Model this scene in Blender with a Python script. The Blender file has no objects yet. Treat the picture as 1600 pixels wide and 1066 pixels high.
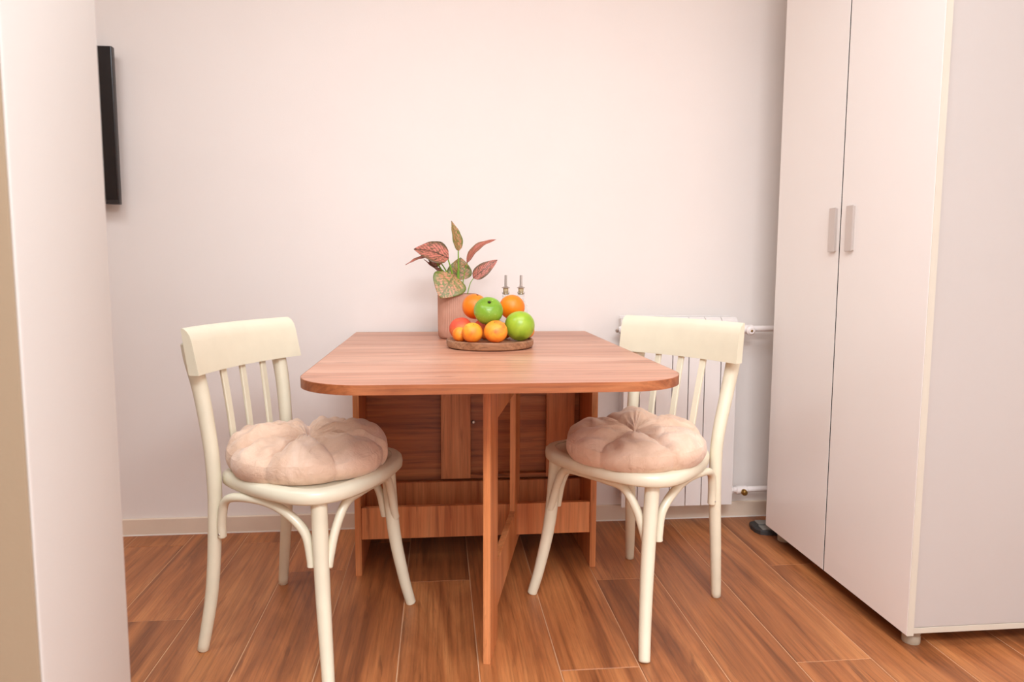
import bpy, bmesh, math, random
from mathutils import Vector, Matrix
random.seed(7)
scene = bpy.context.scene
COL = scene.collection

# ---------------------------------------------------------------- camera
CAM_F, CAM_YAW, CAM_PITCH, CAM_ROLL = 1125.3, 0.1011, 0.10253, 0.00398
CAM_POS = Vector((0.0, -2.7003, 0.9904))
def make_camera():
    cd = bpy.data.cameras.new('camera'); co = bpy.data.objects.new('camera', cd); COL.objects.link(co)
    y, p, r = CAM_YAW, CAM_PITCH, CAM_ROLL
    f = Vector((math.sin(y)*math.cos(p), math.cos(y)*math.cos(p), -math.sin(p)))
    rt = Vector((math.cos(y), -math.sin(y), 0)); up = rt.cross(f)
    R = rt*math.cos(r) + up*math.sin(r); U = -rt*math.sin(r) + up*math.cos(r)
    m = Matrix(((R.x, U.x, -f.x, CAM_POS.x), (R.y, U.y, -f.y, CAM_POS.y), (R.z, U.z, -f.z, CAM_POS.z), (0, 0, 0, 1)))
    co.matrix_world = m
    cd.sensor_width = 36; cd.sensor_fit = 'HORIZONTAL'; cd.lens = CAM_F*36/1600
    cd.clip_start = 0.05
    cd.dof.use_dof = True; cd.dof.focus_distance = 2.1; cd.dof.aperture_fstop = 5.6
    scene.camera = co
make_camera()

# ---------------------------------------------------------------- light and exposure
world = bpy.data.worlds.new('world'); scene.world = world; world.use_nodes = True
world.node_tree.nodes['Background'].inputs[0].default_value = (0.9, 0.95, 1, 1)
world.node_tree.nodes['Background'].inputs[1].default_value = 0.0
def area(name, loc, size, size_y, power, color, rot=(0, 0, 0)):
    ld = bpy.data.lights.new(name, 'AREA'); ld.shape = 'RECTANGLE'; ld.size = size; ld.size_y = size_y
    ld.energy = power; ld.color = color
    o = bpy.data.objects.new(name, ld); COL.objects.link(o); o.location = loc; o.rotation_euler = rot
    return o
LAMP = (0.835, 0.915, 1.0)
area('unseen_overhead_light', (0.35, -1.70, 2.50), 1.6, 0.8, 20, LAMP)
area('unseen_overhead_light', (0.3, -3.4, 2.50), 1.6, 0.9, 94, LAMP)  # added fill behind the camera, brightens front faces and the lower back wall
area('unseen_overhead_light', (-1.15, -1.40, 2.50), 0.7, 0.5, 9.5, LAMP)  # added fill beyond the partition, lifts the left of the back wall
scene.cycles.max_bounces = 14; scene.cycles.diffuse_bounces = 8
vs = scene.view_settings
vs.view_transform = 'Standard'; vs.look = 'None'; vs.gamma = 1.0; vs.use_curve_mapping = False
vs.exposure = 0.33

# ---------------------------------------------------------------- materials
def srgb(r, g, b):
    def f(c):
        c /= 255.0
        return c/12.92 if c <= 0.04045 else ((c+0.055)/1.055)**2.4
    return (f(r), f(g), f(b), 1)
class NT:
    def __init__(s, name):
        s.m = bpy.data.materials.new(name); s.m.use_nodes = True; s.t = s.m.node_tree
        s.b = s.t.nodes['Principled BSDF']
    def n(s, typ, **kw):
        nd = s.t.nodes.new(typ)
        for k, v in kw.items(): setattr(nd, k, v)
        return nd
    def l(s, a, b): s.t.links.new(a, b)
    def set(s, **kw):
        for k, v in kw.items():
            s.b.inputs[k.replace('_', ' ')].default_value = v
    def coords(s, scale=(1, 1, 1), rand=False, src='Object'):
        tc = s.n('ShaderNodeTexCoord'); mp = s.n('ShaderNodeMapping'); mp.inputs['Scale'].default_value = scale
        if rand:
            oi = s.n('ShaderNodeObjectInfo'); ml = s.n('ShaderNodeVectorMath', operation='SCALE')
            cb = s.n('ShaderNodeCombineXYZ')
            m1 = s.n('ShaderNodeMath', operation='MULTIPLY'); m1.inputs[1].default_value = 13.7
            s.l(oi.outputs['Random'], m1.inputs[0])
            for k in range(3): s.l(m1.outputs[0], cb.inputs[k])
            ad = s.n('ShaderNodeVectorMath', operation='ADD')
            s.l(tc.outputs[src], ad.inputs[0]); s.l(cb.outputs[0], ad.inputs[1]); s.l(ad.outputs[0], mp.inputs[0])
        else:
            s.l(tc.outputs[src], mp.inputs[0])
        return mp.outputs[0]
    def noise(s, vec, scale, detail=4, rough=.55, dist=0):
        nd = s.n('ShaderNodeTexNoise'); nd.inputs['Scale'].default_value = scale; nd.inputs['Detail'].default_value = detail
        nd.inputs['Roughness'].default_value = rough; nd.inputs['Distortion'].default_value = dist
        s.l(vec, nd.inputs['Vector']); return nd.outputs['Fac']
    def ramp(s, fac, stops):
        r = s.n('ShaderNodeValToRGB'); e = r.color_ramp.elements
        while len(e) < len(stops): e.new(0.5)
        for el, (p, c) in zip(e, stops): el.position = p; el.color = c
        s.l(fac, r.inputs[0]); return r.outputs[0]
    def mix(s, fac, a, b, mode='MIX'):
        m = s.n('ShaderNodeMix', data_type='RGBA', blend_type=mode)
        for sock, v in ((m.inputs[0], fac), (m.inputs[6], a), (m.inputs[7], b)):
            if isinstance(v, (int, float, tuple)): sock.default_value = v
            else: s.l(v, sock)
        return m.outputs[2]
    def bump(s, h, strength, dist=.002):
        b = s.n('ShaderNodeBump'); b.inputs['Strength'].default_value = strength; b.inputs['Distance'].default_value = dist
        s.l(h, b.inputs['Height']); s.l(b.outputs[0], s.b.inputs['Normal'])

def paint(name, col, rough=.5, var=.03, nscale=6, bump=0.0, bscale=300, coat=0.0):
    t = NT(name); v = t.coords()
    n = t.noise(v, nscale, 3)
    dark = tuple(c*(1-var) for c in col[:3])+(1,); lite = tuple(min(1, c*(1+var)) for c in col[:3])+(1,)
    t.l(t.ramp(n, [(.3, dark), (.7, lite)]), t.b.inputs['Base Color'])
    t.set(Roughness=rough)
    if coat: t.set(Coat_Weight=coat, Coat_Roughness=.15)
    if bump: t.bump(t.noise(v, bscale, 2), bump, .001)
    return t.m

def wood(name, dark, mid, light, axis, scale=1.0, rough=.4, streak=(.1, .05, .03, 1), streak_amt=.5, tone=.0, contrast=1.0, fine=.35, rings=.35):
    """procedural timber: grain stretched along axis (0 x, 1 y, 2 z)"""
    t = NT(name)
    def stretched(k):
        sc = [1.0, 1.0, 1.0]; sc[axis] = k
        return t.coords(tuple(sc), rand=True)
    big = t.noise(stretched(.10), 9*scale, 6, .62, 1.2)
    lo, hi = .5-.16/contrast, .5+.16/contrast
    base = t.ramp(big, [(lo, dark), (.5, mid), (hi, light)])
    # growth rings: bands across the grain, warped into flames
    wv = t.n('ShaderNodeTexWave', wave_type='BANDS', bands_direction=('Y' if axis == 0 else 'X'), wave_profile='SAW')
    wv.inputs['Scale'].default_value = 11*scale; wv.inputs['Distortion'].default_value = 7.5
    wv.inputs['Detail'].default_value = 4; wv.inputs['Detail Scale'].default_value = 1.6; wv.inputs['Detail Roughness'].default_value = .62
    v4 = stretched(.07)
    if axis == 2:                                   # boards seen from any side: mix x and y before banding
        sp = t.n('ShaderNodeSeparateXYZ'); t.l(v4, sp.inputs[0]); ad = t.n('ShaderNodeMath', operation='ADD')
        t.l(sp.outputs[0], ad.inputs[0]); t.l(sp.outputs[1], ad.inputs[1]); cb = t.n('ShaderNodeCombineXYZ')
        t.l(ad.outputs[0], cb.inputs[0]); t.l(sp.outputs[1], cb.inputs[1]); t.l(sp.outputs[2], cb.inputs[2]); v4 = cb.outputs[0]
    elif axis == 0:
        sp = t.n('ShaderNodeSeparateXYZ'); t.l(v4, sp.inputs[0]); ad = t.n('ShaderNodeMath', operation='ADD')
        t.l(sp.outputs[1], ad.inputs[0]); t.l(sp.outputs[2], ad.inputs[1]); cb = t.n('ShaderNodeCombineXYZ')
        t.l(sp.outputs[0], cb.inputs[0]); t.l(ad.outputs[0], cb.inputs[1]); t.l(sp.outputs[2], cb.inputs[2]); v4 = cb.outputs[0]
    t.l(v4, wv.inputs['Vector'])
    rg = t.ramp(wv.outputs['Fac'], [(.0, (1-rings, 1-rings*1.05, 1-rings*1.1, 1)), (.35, (1, 1, 1, 1)), (1.0, (1-rings*.35,)*3+(1,))])
    col = t.mix(1.0, base, rg, 'MULTIPLY')
    fn = t.noise(stretched(.02), 190*scale, 4, .7)
    g = t.ramp(fn, [(.30, (1-fine, 1-fine, 1-fine, 1)), (.58, (1, 1, 1, 1))])
    col = t.mix(1.0, col, g, 'MULTIPLY')
    st = t.noise(stretched(.08), 30*scale, 4, .62, 1.2)
    sf = t.ramp(st, [(.60, (0, 0, 0, 1)), (.70, (streak_amt,)*3+(1,))])
    col = t.mix(sf, col, streak)
    if tone:
        oi = t.n('ShaderNodeObjectInfo'); mr = t.n('ShaderNodeMapRange')
        mr.inputs['To Min'].default_value = 1-tone; mr.inputs['To Max'].default_value = 1+tone
        t.l(oi.outputs['Random'], mr.inputs[0])
        hs = t.n('ShaderNodeHueSaturation'); t.l(mr.outputs[0], hs.inputs['Value']); t.l(col, hs.inputs['Color'])
        col = hs.outputs[0]
    t.l(col, t.b.inputs['Base Color'])
    rr = t.n('ShaderNodeMapRange'); rr.inputs['To Min'].default_value = rough-.06; rr.inputs['To Max'].default_value = rough+.08
    t.l(fn, rr.inputs[0]); t.l(rr.outputs[0], t.b.inputs['Roughness'])
    t.bump(fn, .12, .0008)
    return t.m

M = {}
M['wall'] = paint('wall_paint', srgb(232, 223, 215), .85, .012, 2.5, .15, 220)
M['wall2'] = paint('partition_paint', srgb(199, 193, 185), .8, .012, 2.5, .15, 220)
M['shade_beige'] = paint('partition_shade_beige', srgb(142, 123, 98), .8, .015, 2.5, .15, 220)  # shade of the partition's front face, put into the colour
M['ceil'] = paint('ceiling_paint', srgb(246, 245, 243), .9, .01)
M['grout'] = paint('floor_grout', srgb(205, 160, 122), .8, .06, 40)
M['plank'] = wood('plank_tile_wood', srgb(130, 74, 40), srgb(174, 106, 60), srgb(204, 134, 80), 1, .9, .42, srgb(92, 50, 28), .5, .07, .9, .34, .20)
M['baseboard'] = paint('baseboard_beige', srgb(226, 206, 184), .45, .03, 8)
M['sealant'] = paint('white_sealant', srgb(238, 230, 220), .6)
WD = dict(dark=srgb(150, 84, 52), mid=srgb(186, 116, 76), light=srgb(206, 138, 98))
M['top'] = wood('tabletop_laminate', srgb(180, 118, 90), srgb(202, 144, 115), srgb(216, 164, 136), 0, .85, .36, srgb(122, 68, 48), .7, 0, .9, .20, .26)
M['edge'] = wood('table_edge_band', srgb(138, 72, 36), srgb(162, 92, 50), srgb(184, 114, 68), 0, 2.2, .45, srgb(104, 52, 26), .4, 0, .9, .25, .2)
M['tv_v'] = wood('table_board_vertical', srgb(184, 104, 56), srgb(212, 134, 80), srgb(226, 152, 98), 2, 1.0, .4, srgb(122, 62, 32), .55, .05, .9, .2, .18)
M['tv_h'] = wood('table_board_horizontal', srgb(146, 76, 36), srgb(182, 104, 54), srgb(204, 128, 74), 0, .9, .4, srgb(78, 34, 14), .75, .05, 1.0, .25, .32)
M['cream'] = paint('cream_chair_paint', srgb(227, 219, 193), .38, .03, 14, .1, 120, .25)
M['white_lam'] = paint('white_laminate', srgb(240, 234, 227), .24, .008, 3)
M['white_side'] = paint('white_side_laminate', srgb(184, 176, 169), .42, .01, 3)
M['band'] = paint('cream_edge_band', srgb(198, 189, 172), .5, .02)
M['gapshade'] = paint('gap_shade', srgb(40, 33, 28), .8)  # shade inside the wardrobe gaps, painted as a dark colour
M['rad'] = paint('radiator_enamel', srgb(226, 219, 213), .3, .01)
M['pipe'] = paint('white_pipe_enamel', srgb(240, 230, 224), .35, .02)
M['blackpl'] = paint('black_plastic', srgb(30, 22, 20), .35, .05)
M['tvside'] = paint('tv_bezel_plastic', srgb(44, 36, 34), .3, .05)
M['greypl'] = paint('grey_plastic', srgb(132, 128, 120), .45, .06)
M['charcoal'] = paint('charcoal_rubber', srgb(52, 48, 46), .6, .08)
M['footgrey'] = paint('taupe_plastic_foot', srgb(168, 152, 130), .5, .05)
def metal(name, col, rough):
    t = NT(name); t.set(Base_Color=col, Metallic=1.0, Roughness=rough)
    v = t.coords((1, 1, .03)); t.bump(t.noise(v, 400, 2), .04, .0005)
    return t.m
M['steel'] = metal('brushed_steel', srgb(190, 182, 174), .36)
M['alu'] = metal('satin_aluminium', srgb(214, 206, 200), .48)
M['brass'] = metal('brass', srgb(176, 140, 80), .35)
def screen_mat():
    t = NT('tv_screen_glass'); t.set(Base_Color=srgb(26, 16, 13), Roughness=.25); 
    v = t.coords(); t.bump(t.noise(v, 30, 1), .01, .0002); return t.m
M['screen'] = screen_mat()
def cushion_mat():
    t = NT('blush_velvet'); v = t.coords()
    n = t.noise(v, 9, 4, .6, 1.0)
    c = t.ramp(n, [(.3, srgb(208, 172, 144)), (.55, srgb(224, 192, 166)), (.75, srgb(234, 206, 184))])
    t.l(c, t.b.inputs['Base Color']); t.set(Roughness=.8, Sheen_Weight=.35, Sheen_Roughness=.4)
    t.bump(t.noise(v, 38, 6, .62, 1.2), .75, .006)
    return t.m
M['cushion'] = cushion_mat()
def pot_mat():
    t = NT('terracotta_pink_ceramic'); v = t.coords(); n = t.noise(v, 20, 3)
    t.l(t.ramp(n, [(.3, srgb(190, 138, 114)), (.7, srgb(198, 148, 124))]), t.b.inputs['Base Color']); t.set(Roughness=.6)
    return t.m
M['pot'] = pot_mat()
M['soil'] = paint('potting_soil', srgb(58, 40, 30), .95, .3, 90, .6, 160)
M['stem'] = paint('plant_stem_green', srgb(116, 156, 36), .5, .1, 20)
def leaf_mat(name, pink, green, vein, amount):
    t = NT(name)
    uv = t.n('ShaderNodeTexCoord'); sp = t.n('ShaderNodeSeparateXYZ'); t.l(uv.outputs['UV'], sp.inputs[0])
    d = t.n('ShaderNodeMath', operation='SUBTRACT'); d.inputs[1].default_value = .5; t.l(sp.outputs[0], d.inputs[0])
    a = t.n('ShaderNodeMath', operation='ABSOLUTE'); t.l(d.outputs[0], a.inputs[0])
    # side veins: stripes in v - 0.9*|u|
    m1 = t.n('ShaderNodeMath', operation='MULTIPLY'); m1.inputs[1].default_value = .9; t.l(a.outputs[0], m1.inputs[0])
    s1 = t.n('ShaderNodeMath', operation='SUBTRACT'); t.l(sp.outputs[1], s1.inputs[0]); t.l(m1.outputs[0], s1.inputs[1])
    m2 = t.n('ShaderNodeMath', operation='MULTIPLY'); m2.inputs[1].default_value = 50; t.l(s1.outputs[0], m2.inputs[0])
    sn = t.n('ShaderNodeMath', operation='SINE'); t.l(m2.outputs[0], sn.inputs[0])
    ns = t.noise(uv.outputs['UV'], 11, 5, .7, .9)
    col = t.ramp(ns, [(amount-.07, green), (amount+.07, pink)])
    edge = t.ramp(a.outputs[0], [(.30, (0, 0, 0, 1)), (.47, (.9, .9, .9, 1))])
    col = t.mix(edge, col, green)
    vf = t.ramp(sn.outputs[0], [(.55, (0, 0, 0, 1)), (.95, (.75, .75, .75, 1))])
    col = t.mix(vf, col, vein)
    mid = t.ramp(a.outputs[0], [(.014, (.9, .9, .9, 1)), (.04, (0, 0, 0, 1))])
    col = t.mix(mid, col, vein)
    t.l(col, t.b.inputs['Base Color']); t.set(Roughness=.42)
    return t.m
M['leaf_red'] = leaf_mat('pink_leaf_dark_veins', srgb(200, 118, 100), srgb(84, 72, 36), srgb(66, 40, 22), .45)
M['leaf_mix'] = leaf_mat('pink_green_leaf', srgb(206, 134, 102), srgb(98, 118, 44), srgb(112, 104, 46), .50)
M['leaf_pink'] = leaf_mat('pale_pink_leaf', srgb(192, 108, 92), srgb(124, 92, 54), srgb(140, 78, 58), .44)
def fruit_mat(name, stops, nscale, rough, bumps=0, bscale=200, grad=None, speck=None):
    t = NT(name); v = t.coords(rand=True)
    n = t.noise(v, nscale, 3, .5, .4)
    if grad:
        g = t.coords(); dp = t.n('ShaderNodeVectorMath', operation='DOT_PRODUCT'); dp.inputs[1].default_value = grad
        t.l(g, dp.inputs[0]); ad = t.n('ShaderNodeMath', operation='ADD'); t.l(dp.outputs['Value'], ad.inputs[0]); t.l(n, ad.inputs[1]); n = ad.outputs[0]
    col = t.ramp(n, stops)
    if speck:
        s = t.noise(t.coords(), 190, 2, .5); f = t.ramp(s, [(.66, (0, 0, 0, 1)), (.74, (.55,)*3+(1,))]); col = t.mix(f, col, speck)
    t.l(col, t.b.inputs['Base Color']); t.set(Roughness=rough)
    t.b.inputs['Subsurface Weight'].default_value = .08; t.b.inputs['Subsurface Radius'].default_value = (.01, .005, .002)
    if bumps: t.bump(t.noise(t.coords(), bscale, 2), bumps, .001)
    return t.m
M['orange'] = fruit_mat('orange_peel', [(.3, srgb(234, 108, 2)), (.7, srgb(242, 134, 10))], 14, .42, .35, 330)
M['apple'] = fruit_mat('green_apple_skin', [(.3, srgb(110, 152, 34)), (.7, srgb(142, 178, 60))], 16, .28, 0, 200, None, srgb(190, 214, 120))
M['apple2'] = fruit_mat('yellow_green_apple_skin', [(.3, srgb(128, 164, 32)), (.55, srgb(160, 186, 52)), (.75, srgb(136, 168, 44))], 20, .3, 0, 200, None, srgb(140, 160, 60))
M['apricot'] = fruit_mat('apricot_skin', [(.28, srgb(216, 70, 26)), (.5, srgb(236, 138, 30)), (.7, srgb(240, 172, 52))], 26, .5, .1, 400, (0, 0, 6))
M['apricot2'] = fruit_mat('blushed_apricot_skin', [(.25, srgb(224, 84, 26)), (.48, srgb(238, 138, 32)), (.64, srgb(242, 160, 46)), (.80, srgb(198, 80, 46))], 24, .5, .1, 400, (2, 0, 5))
M['peach'] = fruit_mat('red_peach_skin', [(.3, srgb(238, 140, 60)), (.55, srgb(222, 84, 52)), (.8, srgb(206, 70, 56))], 20, .6, .1, 400, (0, 0, 5))
M['stalk'] = paint('fruit_stalk_brown', srgb(62, 48, 26), .8, .15, 80)
M['tray'] = wood('tray_wood', srgb(134, 88, 58), srgb(172, 122, 86), srgb(196, 150, 114), 0, 2.5, .5, srgb(84, 50, 34), .5, 0, .9, .35)
def glass_mat():
    t = NT('clear_glass'); t.set(Base_Color=(.97, .98, .97, 1), Roughness=.02, IOR=1.45); t.b.inputs['Transmission Weight'].default_value = 1.0
    v = t.coords(); t.bump(t.noise(v, 40, 1), .01, .0003); return t.m
M['glass'] = glass_mat()
M['cork'] = paint('pourer_stopper_plastic', srgb(190, 170, 130), .6, .06, 60)

# ---------------------------------------------------------------- mesh helpers
def link(name, bm, mat, parent=None, smooth=None, loc=None):
    me = bpy.data.meshes.new(name); bmesh.ops.recalc_face_normals(bm, faces=bm.faces[:]); bm.to_mesh(me); bm.free()
    me.materials.append(M[mat])
    if smooth is not None:
        me.shade_smooth(); me.set_sharp_from_angle(angle=math.radians(smooth))
    o = bpy.data.objects.new(name, me); COL.objects.link(o)
    if parent: o.parent = parent
    if loc: o.location = loc
    return o
def tag(o, label, cat, group=None):
    o['label'] = label; o['category'] = cat
    if group: o['group'] = group
    return o
def thing(name, label, cat, loc=(0, 0, 0), rz=0, group=None):
    o = bpy.data.objects.new(name, None); COL.objects.link(o); o.location = loc; o.rotation_euler = (0, 0, rz); o.empty_display_size = .05
    return tag(o, label, cat, group)
def struct(o): o['kind'] = 'structure'; return o
def box(x0, x1, y0, y1, z0, z1, bev=0.0, bm=None, seg=1):
    b = bmesh.new()
    r = bmesh.ops.create_cube(b, size=1)
    for v in b.verts:
        v.co = Vector((x0+(v.co.x+.5)*(x1-x0), y0+(v.co.y+.5)*(y1-y0), z0+(v.co.z+.5)*(z1-z0)))
    if bev: bmesh.ops.bevel(b, geom=b.edges[:], offset=bev, segments=seg, affect='EDGES', profile=.5)
    if bm is None: return b
    return merge(bm, b)
def merge(dst, src):
    mp = {v: dst.verts.new(v.co) for v in src.verts}
    for f in src.faces: dst.faces.new([mp[v] for v in f.verts])
    src.free(); return dst
def catmull(P, n=6, closed=False):
    P = [Vector(p) for p in P]; out = []; N = len(P)
    rng = range(N) if closed else range(N-1)
    for i in rng:
        if closed: a, b, c, d = P[(i-1) % N], P[i], P[(i+1) % N], P[(i+2) % N]
        else: a, b, c, d = P[max(i-1, 0)], P[i], P[i+1], P[min(i+2, N-1)]
        for k in range(n):
            t = k/n
            out.append(.5*((2*b)+(c-a)*t+(2*a-5*b+4*c-d)*t*t+(3*b-a-3*c+d)*t**3))
    if not closed: out.append(P[-1].copy())
    return out
def tube(P, rad, sides=14, n=6, flat=1.0, roundcap=True, bm=None):
    """swept tube through P with radii rad (float or list per point)"""
    if not isinstance(rad, (list, tuple)): rad = [rad]*len(P)
    pts = catmull([(p[0], p[1], p[2]) for p in P], n) if n > 1 else [Vector(p) for p in P]
    rr = []
    N = len(P)
    if n > 1:
        for i in range(N-1):
            for k in range(n): rr.append(rad[i]+(rad[i+1]-rad[i])*k/n)
        rr.append(rad[-1])
    else: rr = list(rad)
    if roundcap:
        d0 = (pts[0]-pts[1]).normalized(); d1 = (pts[-1]-pts[-2]).normalized()
        c0 = min(.003, rr[0]*.3); c1 = min(.003, rr[-1]*.3)
        pts = [pts[0]]+[pts[0]-d0*c0]+pts[1:-1]+[pts[-1]-d1*c1]+[pts[-1]]
        rr = [rr[0]-c0]+[rr[0]]+rr[1:-1]+[rr[-1]]+[rr[-1]-c1]
    b = bm or bmesh.new()
    t = (pts[1]-pts[0]).normalized(); ref = Vector((0, 0, 1)) if abs(t.z) < .8 else Vector((1, 0, 0))
    u = t.cross(ref).normalized(); rings = []
    for i, p in enumerate(pts):
        t = (pts[min(i+1, len(pts)-1)]-pts[max(i-1, 0)]).normalized()
        u = (u-t*u.dot(t)).normalized(); w = t.cross(u)
        rings.append([b.verts.new(p+(u*math.cos(a)+w*math.sin(a)*flat)*rr[i]) for a in (2*math.pi*k/sides for k in range(sides))])
    for r0, r1 in zip(rings, rings[1:]):
        for k in range(sides): b.faces.new((r0[k], r0[(k+1) % sides], r1[(k+1) % sides], r1[k]))
    b.faces.new(rings[0]); b.faces.new(rings[-1])
    return b
def lathe(prof, n=32, c=(0, 0, 0), bm=None, close=False):
    b = bm or bmesh.new(); rings = []
    for r, z in prof:
        if r < 1e-6: rings.append([b.verts.new((c[0], c[1], c[2]+z))])
        else: rings.append([b.verts.new((c[0]+r*math.cos(2*math.pi*k/n), c[1]+r*math.sin(2*math.pi*k/n), c[2]+z)) for k in range(n)])
    seq = list(zip(rings, rings[1:]))
    if close: seq.append((rings[-1], rings[0]))
    for r0, r1 in seq:
        for k in range(n):
            a, d = r0[k % len(r0)], r0[(k+1) % len(r0)]; e, f = r1[(k+1) % len(r1)], r1[k % len(r1)]
            vs_ = []
            for v in (a, d, e, f):
                if v not in vs_: vs_.append(v)
            if len(vs_) > 2: b.faces.new(vs_)
    return b
def rings_loft(b, rings, cap0=True, cap1=True):
    R = [[b.verts.new(p) for p in r] for r in rings]; n = len(R[0])
    for r0, r1 in zip(R, R[1:]):
        for k in range(n): b.faces.new((r0[k], r0[(k+1) % n], r1[(k+1) % n], r1[k]))
    if cap0: b.faces.new(R[0])
    if cap1: b.faces.new(R[-1])
    return b
def cyl_between(a, c, r, sides=20, bm=None): return tube([a, c], r, sides, 1, bm=bm)

# ---------------------------------------------------------------- the room
CEIL = 2.55; XL, XR, YF = -2.3, 2.5, -4.4
struct(link('wall_back', box(XL, XR, 0, .12, -.05, CEIL), 'wall'))
struct(link('wall_right', box(XR, XR+.12, YF, .12, -.05, CEIL), 'ceil'))
struct(link('wall_front', box(XL, XR, YF-.12, YF, -.05, CEIL), 'ceil'))
struct(link('wall_left', box(XL-.12, XL, YF-.12, .12, -.05, CEIL), 'wall'))
struct(link('ceiling', box(XL-.12, XR+.12, YF-.12, .12, CEIL, CEIL+.1), 'ceil'))
# partition wall end that closes the view on the left
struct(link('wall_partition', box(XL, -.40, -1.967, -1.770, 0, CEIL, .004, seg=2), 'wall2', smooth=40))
struct(link('shade_board_1', box(XL, -.402, -1.970, -1.9671, 0, CEIL, .001), 'shade_beige'))  # added thin sheet, darkens the partition face turned to the camera
floor = struct(link('floor', box(XL, XR, YF, 0, -.05, -.0012), 'grout'))
# plank tiles 20 x 120 cm, staggered joints
JOINT = {-2: -.121, -1: -.681, 0: -1.32, 1: -.385, 2: -1.36, 3: -.498, 4: -1.30, 5: -1.038, 6: -.536, 7: -1.28, 8: -1.056, 9: -.478}
G = .0014
meshes = {}
for i in range(-8, 16):
    x0, x1 = -.708+.2*i, -.508+.2*i
    x0c, x1c = max(x0+G, XL), min(x1-G, XR)
    if x1c-x0c < .01: continue
    j = JOINT.get(i, -random.uniform(.1, 1.2))
    ys = [j+1.2*k for k in range(-4, 3)]
    for ya, yb in zip(ys, ys[1:]):
        a, b_ = max(ya+G, YF), min(yb-G, 0)
        if b_-a < .02: continue
        w, l = x1c-x0c, b_-a
        key = (round(w, 4), round(l, 4))
        if key not in meshes:
            o = link('plank', box(-w/2, w/2, -l/2, l/2, -.006, 0, .0006), 'plank', floor); meshes[key] = o.data
        else:
            o = bpy.data.objects.new('plank', meshes[key]); COL.objects.link(o); o.parent = floor
        o.location = ((x0c+x1c)/2, (a+b_)/2, 0)
bb = struct(link('baseboard_back', box(XL, XR, -.012, 0, .003, .062, .002), 'baseboard'))
link('sealant_strip', box(XL, XR, -.015, -.011, 0, .004), 'sealant', bb)

# ---------------------------------------------------------------- wardrobe
wr = thing('wardrobe', 'tall glossy white two-door wardrobe with slim metal handles at right', 'wardrobe', (1.198, -1.03, 0))
# local: x 0 = door face (facing -x), y 0 = near end, y .81 = far end
WH = 2.12; Z0 = .045; DT = .018; WY = .806; WX = .56
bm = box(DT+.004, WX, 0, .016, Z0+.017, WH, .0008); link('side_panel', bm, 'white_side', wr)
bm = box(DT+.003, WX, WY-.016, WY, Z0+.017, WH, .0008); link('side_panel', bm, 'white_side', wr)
link('door_gap_shade', box(DT, DT+.005, .013, WY-.013, Z0+.002, WH), 'gapshade', wr)  # added dark strip, stands for the shade behind the door joints
link('bottom_panel', box(DT+.004, WX, 0, WY, Z0, Z0+.016, .0008), 'band', wr)
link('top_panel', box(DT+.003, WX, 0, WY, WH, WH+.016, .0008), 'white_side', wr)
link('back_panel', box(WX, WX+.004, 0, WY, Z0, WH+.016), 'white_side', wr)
link('middle_panel', box(DT+.001, WX, WY/2-.012, WY/2+.008, Z0+.017, WH), 'gapshade', wr)
for k, (ya, yb) in enumerate(((-.008, .3995), (.4035, WY))):
    d = link('door', box(0, DT, ya+.0012, yb, Z0-.001, WH+.014, .0008), 'white_lam', wr)
    link('edge_band', box(.0006, DT, ya, ya+.0012, Z0-.001, WH+.014), 'band' if k == 0 else 'gapshade', d)  # far door's edge is painted dark as shade in the gap
    hy = .3235 if k == 0 else .4155
    h = bmesh.new()
    box(-.010, -.0065, hy, hy+.036, 1.040, 1.172, .0010, h)
    box(-.0070, 0, hy+.003, hy+.010, 1.042, 1.170, .0008, h)
    link('handle', h, 'alu', d)
for fx in (.05, WX-.06):
    for fy in (.045, WY-.045):
        link('foot', lathe([(0, 0), (.022, 0), (.0225, .002), (.0225, .019), (.021, .021), (.021, .024), (.0225, .026), (.0225, Z0), (0, Z0)], 28, (fx, fy, 0)), 'footgrey', wr, 40)

# black and grey floor gadget poking out from under the wardrobe
fg = thing('floor_pad', 'black and grey flat plastic pad on the floor poking out under the wardrobe', 'floor pad', (1.183, -.160, 0))
out = [(.03, -.058), (.006, -.05), (-.006, -.025), (-.008, .01), (0, .045), (.02, .056), (.19, .056), (.19, -.058)]
b = bmesh.new()
rings_loft(b, [[Vector((x, y, z)) for x, y in out] for z in (0, .014)] + [[Vector((.09+(x-.09)*.95, y*.93, .018)) for x, y in out]])
link('base', b, 'charcoal', fg)
link('top_plate', box(.014, .185, -.050, -.006, .017, .022, .002), 'greypl', fg)
link('top_plate', box(.020, .185, .004, .048, .017, .022, .002), 'greypl', fg)
fg.rotation_euler = (0, 0, -.05)

# ---------------------------------------------------------------- radiator
ra = thing('radiator', 'white sectional wall radiator behind the right chair', 'radiator', (.679, 0, 0))
SW = .0623
def section():
    b = bmesh.new(); w = SW-.0034; c0 = .0017
    # front plate curving back at the top, rear plate, web, top outlet ribs
    prof = [(-.110, .086), (-.110, .772), (-.107, .790), (-.098, .801), (-.086, .806)]
    inn = [(-.086, .803), (-.095, .797), (-.103, .787), (-.105, .772), (-.105, .086)]
    poly = prof+inn
    rings_loft(b, [[Vector((c0, y, z)) for y, z in poly], [Vector((c0+w, y, z)) for y, z in poly]])
    box(c0+w/2-.004, c0+w/2+.004, -.106, -.034, .10, .785, .001, b)
    box(c0+.004, c0+w-.004, -.036, -.032, .10, .796, .001, b)
    box(c0+.010, c0+w-.010, -.090, -.036, .735, .785, .006, b)
    box(c0+.010, c0+w-.010, -.090, -.036, .105, .155, .006, b)
    box(c0+.006, c0+w-.006, -.060, -.054, .13, .792, .001, b)
    return b
s0 = link('section', section(), 'rad', ra, 35)
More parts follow.
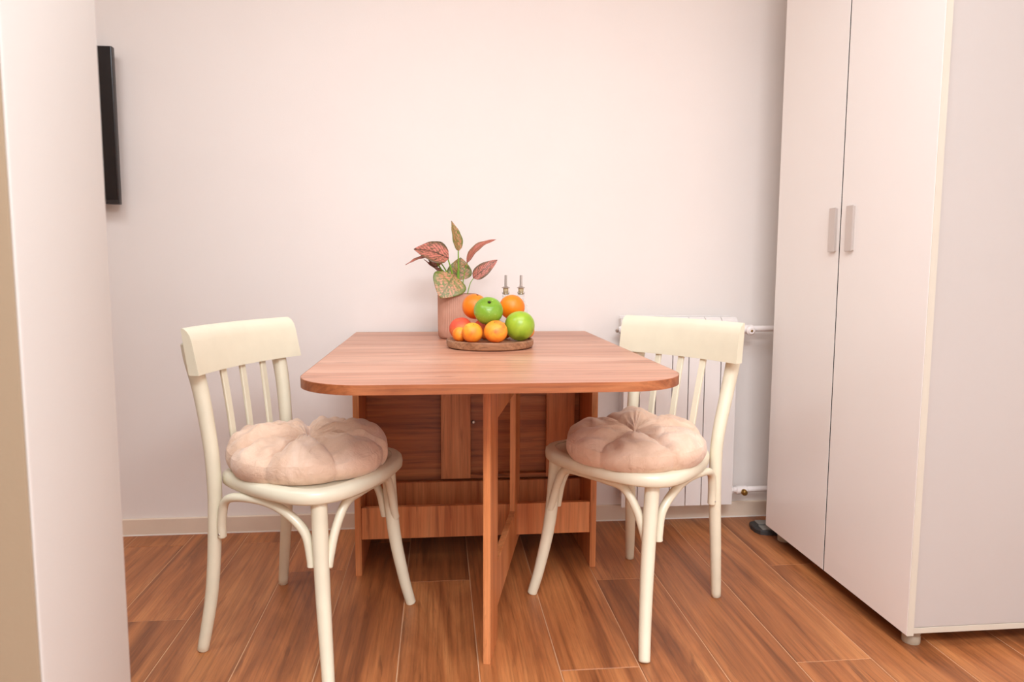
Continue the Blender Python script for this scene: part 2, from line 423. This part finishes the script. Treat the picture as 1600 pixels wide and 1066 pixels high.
for k in range(1, 7):
    s = s0.copy(); COL.objects.link(s); s.parent = ra; s.location = (k*SW, 0, 0)
link('top_rail', box(.0, 7*SW, -.036, -.028, .796, .809, .002), 'rad', ra)
XE = 7*SW
for z in (.760, .131):
    link('pipe', tube([(XE+.01, -.07, z), (XR-.679-.002, -.07, z)], .0115, 16, 1), 'pipe', ra, 40)
    link('collar', tube([(XE-.004, -.07, z), (XE+.018, -.07, z)], .017, 8, 1), 'pipe', ra, 30)
    v = link('valve', tube([(XE+.03, -.07, z-.002), (XE+.074, -.07, z-.002)], [.0165, .0165], 16, 1), 'pipe', ra, 40)
    cr_ = .0175 if z > .5 else .0115
    tube_b = tube([(XE+.056, -.07, z-.005), (XE+.056, -.098, z-.006), (XE+.056, -.104, z-.006)], [cr_, cr_, cr_*.8], 20, 1)
    link('valve_cap', tube_b, 'pipe' if z > .5 else 'brass', v, 40)
    link('valve_screw', tube([(XE+.056, -.103, z-.006), (XE+.056, -.107, z-.006)], .005, 6, 1), 'brass', v, 40)
link('end_plug', tube([(.002, -.07, .757), (-.012, -.07, .757)], [.017, .013], 20, 1), 'rad', ra, 40)
link('air_vent', tube([(-.011, -.07, .757), (-.022, -.074, .753)], .007, 12, 1), 'steel', ra, 40)

# ---------------------------------------------------------------- television on the back wall
tv = thing('television', 'black flat television on the back wall, mostly hidden by the partition', 'television', (-1.58, 0, 1.2))
link('housing', box(-.485, .486, -.060, -.036, 0, .527, .003, seg=2), 'tvside', tv, 40)
link('screen', box(-.482, .482, -.0612, -.0595, .016, .524), 'screen', tv)
link('bottom_bezel', box(-.483, .483, -.0618, -.058, .001, .0145, .001), 'tvside', tv)
link('wall_bracket', box(-.12, .12, -.0365, -.0005, .15, .38, .002), 'blackpl', tv)

# ---------------------------------------------------------------- folding table
tb = thing('folding_table', 'wood-look folding table with one rounded leaf raised on a gate leg', 'table', (.1225, 0, 0))
TX = .427; TT = .75; TH = .022
# local x = world x - .1225
JY = -.452
link('centre_top', box(-TX, TX, JY+.0006, -.02, TT-TH, TT, .0008), 'top', tb)
def leaf_outline(off=0.0, R=.150):
    pts = []
    y0, y1 = JY-.0006, -1.2275
    pts.append((-TX+off, y0)); pts.append((TX-off, y0))
    for cx, a0 in ((TX-R, 0), (-TX+R, -90)):
        for k in range(13):
            a = math.radians(a0-90*k/12)
            pts.append((cx+(R-off)*math.cos(a), y1+R+(R-off)*math.sin(a)))
    return pts
def leaf():
    b = bmesh.new(); rs = []
    for off, z in ((.001, TT-TH), (0, TT-TH+.001), (0, TT-.001), (.001, TT)):
        rs.append([Vector((x, y, z)) for x, y in leaf_outline(off)])
    return rings_loft(b, rs)
lf = link('table_leaf', leaf(), 'top', tb, 30)
def band_mesh():
    b = bmesh.new(); o1 = leaf_outline(-.0009); o0 = leaf_outline(-.0001)
    n = len(o1); idx = list(range(1, n))+[0]
    R = []
    for i in idx:
        (xa, ya), (xb, yb) = o0[i], o1[i]
        R.append([Vector((xa, ya, TT-TH+.0004)), Vector((xb, yb, TT-TH+.0004)), Vector((xb, yb, TT-.0006)), Vector((xa, ya, TT-.0006))])
    return rings_loft(b, R)
link('edge_band', band_mesh(), 'edge', lf, 30)
# side panels
for x0 in (-.3945, .3685):
    link('side_panel', box(x0, x0+.020, -.437, -.035, 0, TT-TH-.0005, .0008), 'tv_v', tb)
# stretchers
link('stretcher', box(-.374, .368, -.432, -.414, .118, .222, .0008), 'tv_v', tb)
link('stretcher', box(-.374, .368, -.262, -.244, .150, .250, .0008), 'tv_v', tb)
# folded leaf hanging at the wall side
link('hanging_leaf', box(-TX+.02, TX-.02, -.034, -.016, .10, TT-TH-.004, .001), 'tv_h', tb)
link('inner_board', box(-.374, .368, -.226, -.208, .150, TT-TH-.001, .0008), 'tv_h', tb)
# folded spare gate frame
gp = link('folded_gate', box(-.119, -.017, -.256, -.236, .258, TT-TH-.002, .0008), 'tv_v', tb)
link('stile', box(.2475, .347, -.256, -.236, .258, TT-TH-.002, .0008), 'tv_v', gp)
link('rail', box(-.017, .2475, -.256, -.236, .258, .272, .0008), 'tv_h', gp)
link('rail', box(-.017, .2475, -.256, -.236, .549, TT-TH-.002, .0008), 'tv_h', gp)
link('catch', tube([(-.006, -.2265, .452), (-.006, -.234, .452)], .006, 12, 1), 'steel', gp, 40)
# swung-out gate leg: starts at the front stile, runs back towards the hinge
ga = math.atan2(.129, .0291)      # direction of the frame seen from above
gate = bpy.data.objects.new('gate_leg', None); COL.objects.link(gate); gate.parent = tb; gate.location = (.1215-.1225, -.9948, 0)
gate.rotation_euler = (0, 0, ga)  # local x runs back along the frame, local y = thickness (left of the frame is +y)
GL = .655; GT = .018
link('stile', box(0, .130, 0, GT, 0, TT-TH-.001, .0008), 'tv_v', gate)
link('stile', box(GL-.125, GL, 0, GT, .090, TT-TH-.001, .0008), 'tv_v', gate)
link('rail', box(.130, GL-.125, .0002, GT-.0002, .600, TT-TH-.001, .0008), 'tv_v', gate)
link('rail', box(.130, GL-.125, .0002, GT-.0002, .090, .212, .0008), 'tv_v', gate)
link('floor_glide', box(.01, .12, .003, GT-.003, -.0005, .002), 'charcoal', gate)

# ---------------------------------------------------------------- chairs
def seat_ring(scale_in, z, dx=0, dy=0):
    H = [(-.206, 0), (-.204, .085), (-.188, .142), (-.075, .198), (.050, .229), (.128, .217), (.177, .155), (.195, .07), (.199, 0)]
    P = [(x, y, 0) for x, y in H]+[(x, -y, 0) for x, y in H[-2:0:-1]]
    C = catmull(P, 5, True)
    out_ = []
    n = len(C)
    for i, p in enumerate(C):
        t = (C[(i+1) % n]-C[i-1]).normalized(); nrm = Vector((t.y, -t.x, 0))
        if nrm.dot(p) < 0: nrm = -nrm
        q = p-nrm*scale_in; out_.append(Vector((q.x+dx, q.y+dy, z)))
    return out_
def make_chair(name, label, loc, rz, P):
    t = thing(name, label, 'chair', loc, rz, 'cream bentwood chairs at the folding table')
    zt = P.get('seat_z', .465); zb = zt-.034; dx, dy = P.get('seat_off', (0, 0))
    b = bmesh.new()
    rings_loft(b, [seat_ring(.006, zb, dx, dy), seat_ring(.001, zb+.005, dx, dy), seat_ring(0, zb+.017, dx, dy), seat_ring(.002, zt-.006, dx, dy), seat_ring(.009, zt, dx, dy),
                   seat_ring(.030, zt, dx, dy)], True, False)
    seat = link('seat', b, 'cream', t, 50)
    b = bmesh.new()
    rings_loft(b, [seat_ring(.030, zb+.006, dx, dy), seat_ring(.0302, zt-.0015, dx, dy), seat_ring(.034, zt-.003, dx, dy)], True, True)
    link('seat_panel', b, 'cream', seat, 50)
    for s in (-1, 1):
        f = P['back'][s]
        rads = [.0142, .0164, .0176, .0182, .0182, .0195, .0208, .0208, .0195][:len(f)]
        link('rear_leg', tube(f, rads, 18, 6), 'cream', t, 50)
    for s in (-1, 1):
        fx, fy = P['front'][s]
        top = Vector((.118, .180*s, zb+.004))
        ft = Vector((fx, fy, 0)); mid = top.lerp(ft, .45)-Vector((.010, .012*s, 0)); low = top.lerp(ft, .8)-Vector((.006, .008*s, 0))
        link('front_leg', tube([top, mid, low, ft], [.0198, .0184, .0162, .0145], 18, 8), 'cream', t, 50)
    def brace(pts):
        br = link('brace', tube(pts, .0122, 12, 6, .9), 'cream', t, 60)
        return br
    zz = zb-.013
    for s in (-1, 1):
        bx = P['back'][s][2]
        yb_ = bx[1]*s
        pts = [(bx[0]+.022, s*(yb_+.003), .300), (bx[0]+.026, s*(yb_+.006), .350), (bx[0]+.042, s*(yb_+.012), zz-.020), (bx[0]+.085, s*(yb_+.022), zz),
               (-.03, s*(.188), zz), (.035, s*.190, zz-.022), (.082, s*.186, zz-.068), (.098, s*.188, .290), (.101, s*.190, .268)]
        br = brace(pts)
        link('screw', tube([(bx[0]+.022, s*(yb_+.012), .312), (bx[0]+.022, s*(yb_+.0165), .312)], .003, 8, 1), 'steel', br, 40)
    pts = [(.140, -.182, .268), (.140, -.170, .300), (.143, -.148, .355), (.150, -.110, zz-.010), (.155, -.05, zz), (.156, .05, zz), (.150, .110, zz-.010), (.143, .148, .355), (.140, .170, .300), (.140, .182, .268)]
    brace(pts)
    # back rail: curved board, front face leaning back
    xt, zt2, xb, zb2, hw = P['rail']
    b = bmesh.new(); R = []; N = 18
    for i in range(N+1):
        u = -1+2*i/N; bow = -.030*(1-u*u); ring = []
        h = zt2-zb2
        e = 1.0 if abs(u) < .999 else .0
        for fdx, fz in ((.003, .0), (.003, .03), (.001, .35), (-.001, .70), (-.004, .84), (-.010, .93), (-.018, .985), (-.024, 1.0), (-.027, .97), (-.0275, .6), (-.026, .0)):
            x = xb+(xt-xb)*fz+fdx+bow
            ring.append(Vector((x, u*hw, zb2+fz*h)))
        R.append(ring)
    rings_loft(b, R)
    link('back_rail', b, 'cream', t, 35)
    for k in (-1, 0, 1):
        y = .083*k; bow = -.030*(1-(y/hw)**2)
        top = Vector((xb+bow-.012, y, zb2+.012)); bot = Vector((-.196+(.004 if k else -.002)+dx, y*.92, zt-.006))
        mid = top.lerp(bot, .5)+Vector((.003, 0, 0))
        bs = bmesh.new(); rr = []
        for p in catmull([top, mid, bot], 4):
            rr.append([p+Vector((a*.0045, c*.0100, 0)) for a, c in ((-1, -.85), (-.6, -1), (.6, -1), (1, -.85), (1, .85), (.6, 1), (-.6, 1), (-1, .85))])
        rings_loft(bs, rr); link('back_slat', bs, 'cream', t, 40)
    return t
PL = dict(rail=(-.204, .839, -.186, .724, .217), seat_z=.465,
          back={-1: [(-.231, -.187, 0), (-.210, -.168, .16), (-.199, -.160, .356), (-.198, -.160, .455), (-.204, -.161, .541), (-.222, -.165, .67), (-.240, -.170, .755), (-.247, -.172, .800)],
                1: [(-.270, .218, 0), (-.222, .172, .20), (-.203, .160, .36), (-.200, .160, .455), (-.203, .160, .55), (-.215, .164, .67), (-.234, .168, .755), (-.242, .170, .800)]},
          front={-1: (.172, -.242), 1: (.170, .216)})
PR = dict(rail=(-.214, .834, -.205, .719, .216), seat_z=.462, seat_off=(.006, .010),
          back={1: [(-.237, .155, 0), (-.218, .160, .149), (-.206, .160, .300), (-.203, .160, .412), (-.209, .161, .500), (-.243, .165, .63), (-.262, .170, .72), (-.272, .172, .790)],
                -1: [(-.264, -.203, 0), (-.218, -.166, .149), (-.206, -.160, .300), (-.205, -.160, .420), (-.212, -.161, .550), (-.232, -.166, .65), (-.250, -.170, .73), (-.262, -.172, .790)]},
          front={1: (.220, .246), -1: (.174, -.222)})
LP = (-.328, -.776, 0); LR = -.399; RP = (.546, -.693, 0); RR_ = 3.758
make_chair('dining_chair', 'cream bentwood chair left of the table, backrest near the partition', LP, LR, PL)
make_chair('dining_chair', 'cream bentwood chair right of the table in front of the radiator', RP, RR_, PR)

# ---------------------------------------------------------------- tufted cushions
def cushion(label, loc, rz, rx, ry, hgt, petals, seed, slump=.18, back=None):
    t = thing('seat_cushion', label, 'cushion', loc, rz, 'tufted round seat cushions')
    rnd = random.Random(seed)
    NA, NB = 240, 56
    offs = [rnd.uniform(-.13, .13) for _ in range(petals)]
    bound = [2*math.pi*k/petals+offs[k] for k in range(petals)]
    amp = [rnd.uniform(.88, 1.14) for _ in range(petals)]
    wr_ = [(rnd.uniform(0, 6.3), rnd.randint(26, 60), rnd.uniform(.3, 1)) for _ in range(9)]
    def lobe(a):
        a %= 2*math.pi
        for k in range(petals):
            s, e = bound[k], bound[(k+1) % petals]
            if k == petals-1: e += 2*math.pi
            aa = a if a >= s else a+2*math.pi
            if s <= aa < e:
                u = (aa-s)/(e-s)
                return (math.sin(math.pi*u))**.55, amp[k], min(u, 1-u)*(e-s), u
        u = .5; return 1, 1, .3, .5
    lum = [(rnd.uniform(0, 6.3), rnd.uniform(0, 6.3), rnd.uniform(7, 17), rnd.uniform(7, 17)) for _ in range(6)]
    def point(i, j):
        a = 2*math.pi*i/NA; L, A, dist, u = lobe(a)
        f = j/NB                                   # 0 centre top .. .62 rim .. 1 bottom centre
        wk = sum(w*math.sin(n*a+ph) for ph, n, w in wr_)/5
        rim = 1-.075*(1-L)
        if f < .62:
            q = f/.62
            r = q**.9
            if r < .5: prof = .56+.44*math.sin(r/.5*math.pi/2)**.85
            else: prof = math.sqrt(max(0, 1-((r-.5)/.53)**2.4))
            seam = (1-L)**1.15*min(1, r*5)*(.74-.32*r)
            low = .40
            z = hgt*(low+(A*1.04-low)*prof*(1-seam))
            x, y = r*math.cos(a)*3, r*math.sin(a)*3
            z += .0016*sum(math.sin(p+k1*x*.5+2*math.sin(k2*y*.25+p2)) for p, p2, k1, k2 in lum)*min(1, r*2)
            z += wk*.0085*math.exp(-((r-.26)/.17)**2)*(.4+.6*L)+wk*.0012*math.exp(-((r-.98)/.12)**2)
            rr = r*rim
        else:
            q = (f-.62)/.38
            if q < .6:
                w = q/.6
                rr = rim*(1+.028*math.sin(w*math.pi)-.07*w*w)+wk*.007*math.sin(w*math.pi)
                z = hgt*(.40+(A*1.04-.40)*math.sqrt(max(0, 1-(.5/.53)**2.4))*(1-(1-L)**1.15*.40))*(1-w)**1.15
            else:
                w = (q-.6)/.4; rr = rim*.93*(1-w)**.8; z = 0
        z *= 1+slump*rr*math.sin(a+rz)
        px, py = rx*rr*math.cos(a), ry*rr*math.sin(a)
        if back:                                   # squashed flat where it leans on the chair back
            cr, cx = back; d = rz-cr; q = math.cos(d)*px-math.sin(d)*py; lim = -.188-cx
            if q < lim:
                k = q-lim; px -= k*math.cos(d); py += k*math.sin(d)
        return Vector((px, py, max(z, 0)))
    jr = int(round(.62*NB))
    def patch(j0, j1, name, parent):
        b = bmesh.new(); R = []
        for j in range(j0, j1+1):
            if j == 0 or j == NB:
                p = point(0, j); 
                if j == 0: p.z = hgt*.60
                R.append([b.verts.new((0, 0, p.z))])
            else: R.append([b.verts.new(point(i, j)) for i in range(NA)])
        for r0, r1 in zip(R, R[1:]):
            for k in range(NA):
                vs_ = []
                for v in (r0[k % len(r0)], r0[(k+1) % NA % len(r0)], r1[(k+1) % NA % len(r1)], r1[k % len(r1)]):
                    if v not in vs_: vs_.append(v)
                b.faces.new(vs_)
        return link(name, b, 'cushion', parent, 80)
    patch(0, jr, 'tufted_top', t)
    patch(jr, NB, 'side_band', t)
    return t
def on_chair(P, r, x, y, z):
    C, S = math.cos(r), math.sin(r)
    return (P[0]+C*x-S*y, P[1]+S*x+C*y, z)
cushion('blush velvet tufted cushion on the left chair', on_chair(LP, LR, -.012, -.018, .463), LR+.35, .206, .192, .095, 7, 3, .18, (LR, -.012))
cushion('blush velvet tufted cushion on the right chair', on_chair(RP, RR_, .028, .045, .460), RR_+.2, .200, .196, .093, 6, 11, .12, (RR_, .028))

# ---------------------------------------------------------------- fruit on a wooden tray
Z = TT
tag(link('serving_tray', lathe([(0, .001), (.122, .001), (.128, .004), (.131, .012), (.131, .022), (.128, .0255), (.122, .0255), (.118, .023), (.1175, .022), (0, .022)], 64, (0, 0, 0)), 'tray', None, 40, (.152, -.545, Z)),
    'round wooden tray under the fruit on the table', 'tray')
def ball(r, sq=1.0, dim=.0, n=40, asym=0.0, cleft=0.0):
    b = bmesh.new(); prof = []
    m = 26; rings = []
    for j in range(m+1):
        ph = math.pi*j/m; rr = r*math.sin(ph)*(1+asym*math.cos(ph)); z = r*sq*math.cos(ph)
        if dim:
            z -= r*dim*math.exp(-(math.sin(ph)/.32)**2)*(1 if math.cos(ph) > 0 else -.6)
        prof.append((rr if 0 < j < m else 0, z))
    lathe(prof, n, bm=b)
    if cleft:
        for v in b.verts:
            a = math.atan2(v.co.y, v.co.x); k = 1-cleft*math.exp(-(a/.16)**2)
            v.co.x *= k; v.co.y *= k
    return b
def fruit(name, label, cat, loc, r, mat, rot=(0, 0, 0), group=None, **kw):
    o = thing(name, label, cat, loc, 0, group); o.rotation_euler = rot
    link('skin', ball(r, **kw), mat, o, 60)
    return o
F = 'fruit piled on the tray'
o = fruit('orange', 'bright orange at the back left of the pile, beside the plant pot', 'orange', (.108, -.518, .8705), .0390, 'orange', (.3, .2, 0), F, sq=.97)
link('stem_scar', lathe([(0, .0370), (.003, .0375), (.0035, .0382), (0, .0384)], 10), 'stalk', o)
o = fruit('orange', 'bright orange at the back right of the pile, before the glass bottles', 'orange', (.222, -.510, .8680), .0390, 'orange', (-.4, .3, 0), F, sq=.97)
link('stem_scar', lathe([(0, .0370), (.003, .0375), (.0035, .0382), (0, .0384)], 10), 'stalk', o)
o = fruit('green_apple', 'smooth green apple on top in the centre of the pile', 'apple', (.143, -.603, .8615), .0430, 'apple', (.62, .05, 0), F, sq=.92, dim=.20, asym=.06)
b = bmesh.new()
for k in range(5):
    a = 2*math.pi*k/5; tube([(0, 0, .0315), (.0035*math.cos(a), .0035*math.sin(a), .034), (.0052*math.cos(a), .0052*math.sin(a), .0362)], [.0016, .0016, .0008], 6, 2, bm=b)
link('calyx', b, 'stalk', o, 50)
o = fruit('green_apple', 'speckled yellow-green apple at the right front of the tray', 'apple', (.236, -.597, .8170), .0445, 'apple2', (-.5, .25, .4), F, sq=.99, dim=.14, asym=.05)
link('stalk', tube([(0, 0, .034), (.001, 0, .042), (.003, .001, .049)], .0012, 6, 3), 'stalk', o, 50)
A = [('yellow apricot at the front left of the tray', (.095, -.636, .8015), .0305, 'apricot', (.3, .1, 0)),
     ('blushed orange apricot at the front centre of the tray', (.161, -.652, .8060), .0340, 'apricot2', (.2, -.3, .5)),
     ('small yellow apricot at the far left edge of the tray', (.0600, -.607, .7940), .0225, 'apricot', (.1, .5, 1)),
     ('small yellow apricot wedged behind the central green apple', (.196, -.525, .7972), .0260, 'apricot', (.4, .2, 2)),
     ('yellow apricot peeking out behind the speckled apple', (.262, -.532, .7978), .0265, 'apricot', (.1, .2, 3))]
for lab, p, r, m, rot in A:
    o = fruit('apricot', lab, 'apricot', p, r, m, rot, F, sq=.96, dim=.10, cleft=.05)
    link('stem_dimple', lathe([(0, r*.84), (.0018, r*.845), (.0022, r*.865), (0, r*.87)], 8), 'stalk', o)
o = fruit('peach', 'dark red peach in the heart of the pile under the central green apple', 'peach', (.136, -.536, .8040), .0335, 'peach', (.2, .4, 1), F, sq=.95, dim=.1, cleft=.05)
link('stem_dimple', lathe([(0, .0280), (.0018, .0282), (.0022, .0288), (0, .0290)], 8), 'stalk', o)
o = fruit('peach', 'red peach at the left of the pile below the orange', 'peach', (.0650, -.548, .8062), .0355, 'peach', (.2, -.2, 0), F, sq=.95, dim=.1, cleft=.05)
link('stem_dimple', lathe([(0, .0276), (.0018, .0278), (.0022, .0284), (0, .0286)], 8), 'stalk', o)

# ---------------------------------------------------------------- potted plant
pt = thing('potted_plant', 'potted plant with pink and green leaves in a ribbed pot', 'plant', (.062, -.262, Z))
def pot():
    b = bmesh.new(); n = 180; R = []
    prof = [(.056, .0), (.0615, .003), (.0640, .010), (.0650, .03), (.0655, .145), (.0650, .150), (.0620, .150), (.0610, .147), (.0605, .128)]
    for r, z in prof:
        ring = []
        for k in range(n):
            a = 2*math.pi*k/n; w = 0
            if .008 < z < .148 and r > .063: w = .0012*math.cos(60*a)
            ring.append(Vector(((r+w)*math.cos(a), (r+w)*math.sin(a), z)))
        R.append(ring)
    return rings_loft(b, R, True, False)
pb = link('pot', pot(), 'pot', pt, 60)
link('soil', lathe([(0, .138), (.03, .139), (.0607, .136), (.0607, .130), (0, .130)], 32), 'soil', pt, 60)
def leaf_mesh(base, tip, width, normal, bend=0.0, cup=.15, n=14, shape=1.0):
    """leaf blade from base to tip; normal is the rough facing of its upper side"""
    base, tip = Vector(base), Vector(tip); d = tip-base; L = d.length; d.normalize()
    nm = Vector(normal); nm = (nm-d*nm.dot(d)).normalized(); sd = d.cross(nm)
    b = bmesh.new(); uvl = b.loops.layers.uv.new('UVMap'); uvs = {}
    m = 8; grid = []
    for i in range(n+1):
        v = i/n
        w = width*.5*(math.sin(math.pi*min(1, v**.72*1.0))**.75)*(1-.25*v)*1.12 if 0 < v < 1 else .0006
        row = []
        for j in range(-m, m+1):
            u = j/m
            p = base+d*(v*L)+sd*(u*w)+nm*(cup*abs(u)**1.3*w+bend*L*math.sin(math.pi*v)+.0012*math.sin(18*v+2.2*u)*abs(u))
            vt = b.verts.new(p); uvs[vt] = (.5+.5*u*min(1, w/(width*.42)), v); row.append(vt)
        grid.append(row)
    for i in range(n):
        for j in range(2*m):
            f = b.faces.new((grid[i][j], grid[i][j+1], grid[i+1][j+1], grid[i+1][j]))
            for lp in f.loops: lp[uvl].uv = uvs[lp.vert]
    return b
O = Vector((.062, -.262, Z))
def leaf_part(base, tip, width, normal, mat, root=(0.0, 0.0), bend=0.0, cup=.15, sr=.0024):
    bl = Vector(base)-O; tl = Vector(tip)-O
    lo = link('leaf', leaf_mesh(bl, tl, width, normal, bend, cup), mat, pt, 80)
    md = lo.modifiers.new('thickness', 'SOLIDIFY'); md.thickness = .0008
    r0 = Vector((root[0], root[1], .136)); dirn = (tl-bl).normalized()
    mid = r0.lerp(bl, .55)+Vector((0, 0, .012))
    link('stalk', tube([r0, mid, bl+dirn*.004], [sr*1.35, sr*1.1, sr*.8], 8, 5), 'stem', lo, 60)
leaf_part((.033, -.285, 1.018), (-.082, -.275, 1.048), .092, (.25, -.80, .62), 'leaf_red', (-.006, -.01), .10, .12)
leaf_part((.066, -.262, 1.043), (.042, -.268, 1.142), .040, (.55, -.80, .1), 'leaf_mix', (.004, 0), .03, .35)
leaf_part((.093, -.262, 1.003), (.192, -.262, 1.082), .036, (-.35, -.60, .75), 'leaf_pink', (.012, .004), .16, .3, .0014)
leaf_part((.115, -.265, .952), (.197, -.262, 1.014), .046, (.2, -.85, .45), 'leaf_red', (.03, -.012), .06, .25, .0013)
leaf_part((-.020, -.262, 1.026), (-.110, -.262, .996), .026, (.2, -.35, 1), 'leaf_pink', (-.012, .004), .06, .3)
leaf_part((.030, -.262, .960), (-.050, -.256, 1.014), .024, (-.3, -.25, .9), 'leaf_red', (-.01, .01), -.04, .3)
leaf_part((.010, -.258, 1.002), (-.040, -.250, 1.030), .046, (.1, -.75, -.3), 'leaf_red', (-.004, .012), .05, .15)
leaf_part((.050, -.300, .962), (.004, -.340, .888), .116, (.12, -.92, .38), 'leaf_mix', (-.008, -.02), .07, .06)
leaf_part((.068, -.225, .945), (.074, -.215, 1.022), .084, (0, -.95, .2), 'leaf_mix', (.006, .02), -.03, .1)
leaf_part((.064, -.258, .975), (.055, -.25, 1.005), .022, (.3, -.9, .2), 'leaf_mix', (.002, -.004), .0, .5, .0030)

# ---------------------------------------------------------------- glass bottles with steel pourers
def bottle(label, loc):
    t = thing('oil_bottle', label, 'bottle', loc, 0, 'glass oil bottles behind the fruit')
    outer = [(0, .001), (.020, 0), (.0235, .002), (.0245, .006), (.0245, .095), (.0225, .108), (.015, .124), (.0115, .134), (.0112, .150), (.0128, .152), (.0128, .158)]
    inner = [(.0092, .158), (.0092, .134), (.0128, .122), (.0205, .106), (.0222, .094), (.0222, .008), (.019, .005), (0, .005)]
    link('glass_body', lathe(outer+inner, 32), 'glass', t, 50)
    link('stopper', lathe([(0, .148), (.0086, .148), (.0088, .158), (.0092, .166), (.0085, .1685), (0, .1685)], 20), 'cork', t, 40)
    sp = link('pourer', lathe([(0, .1685), (.0135, .1688), (.014, .1705), (.008, .173), (.0045, .176), (.0040, .212), (.0031, .2125), (.0029, .178), (0, .177)], 20), 'steel', t, 40)
    return t
bottle('left one of two clear glass bottles with metal pourers behind the fruit', (.2265, -.250, Z))
bottle('right one of two clear glass bottles with metal pourers behind the fruit', (.2785, -.250, Z))
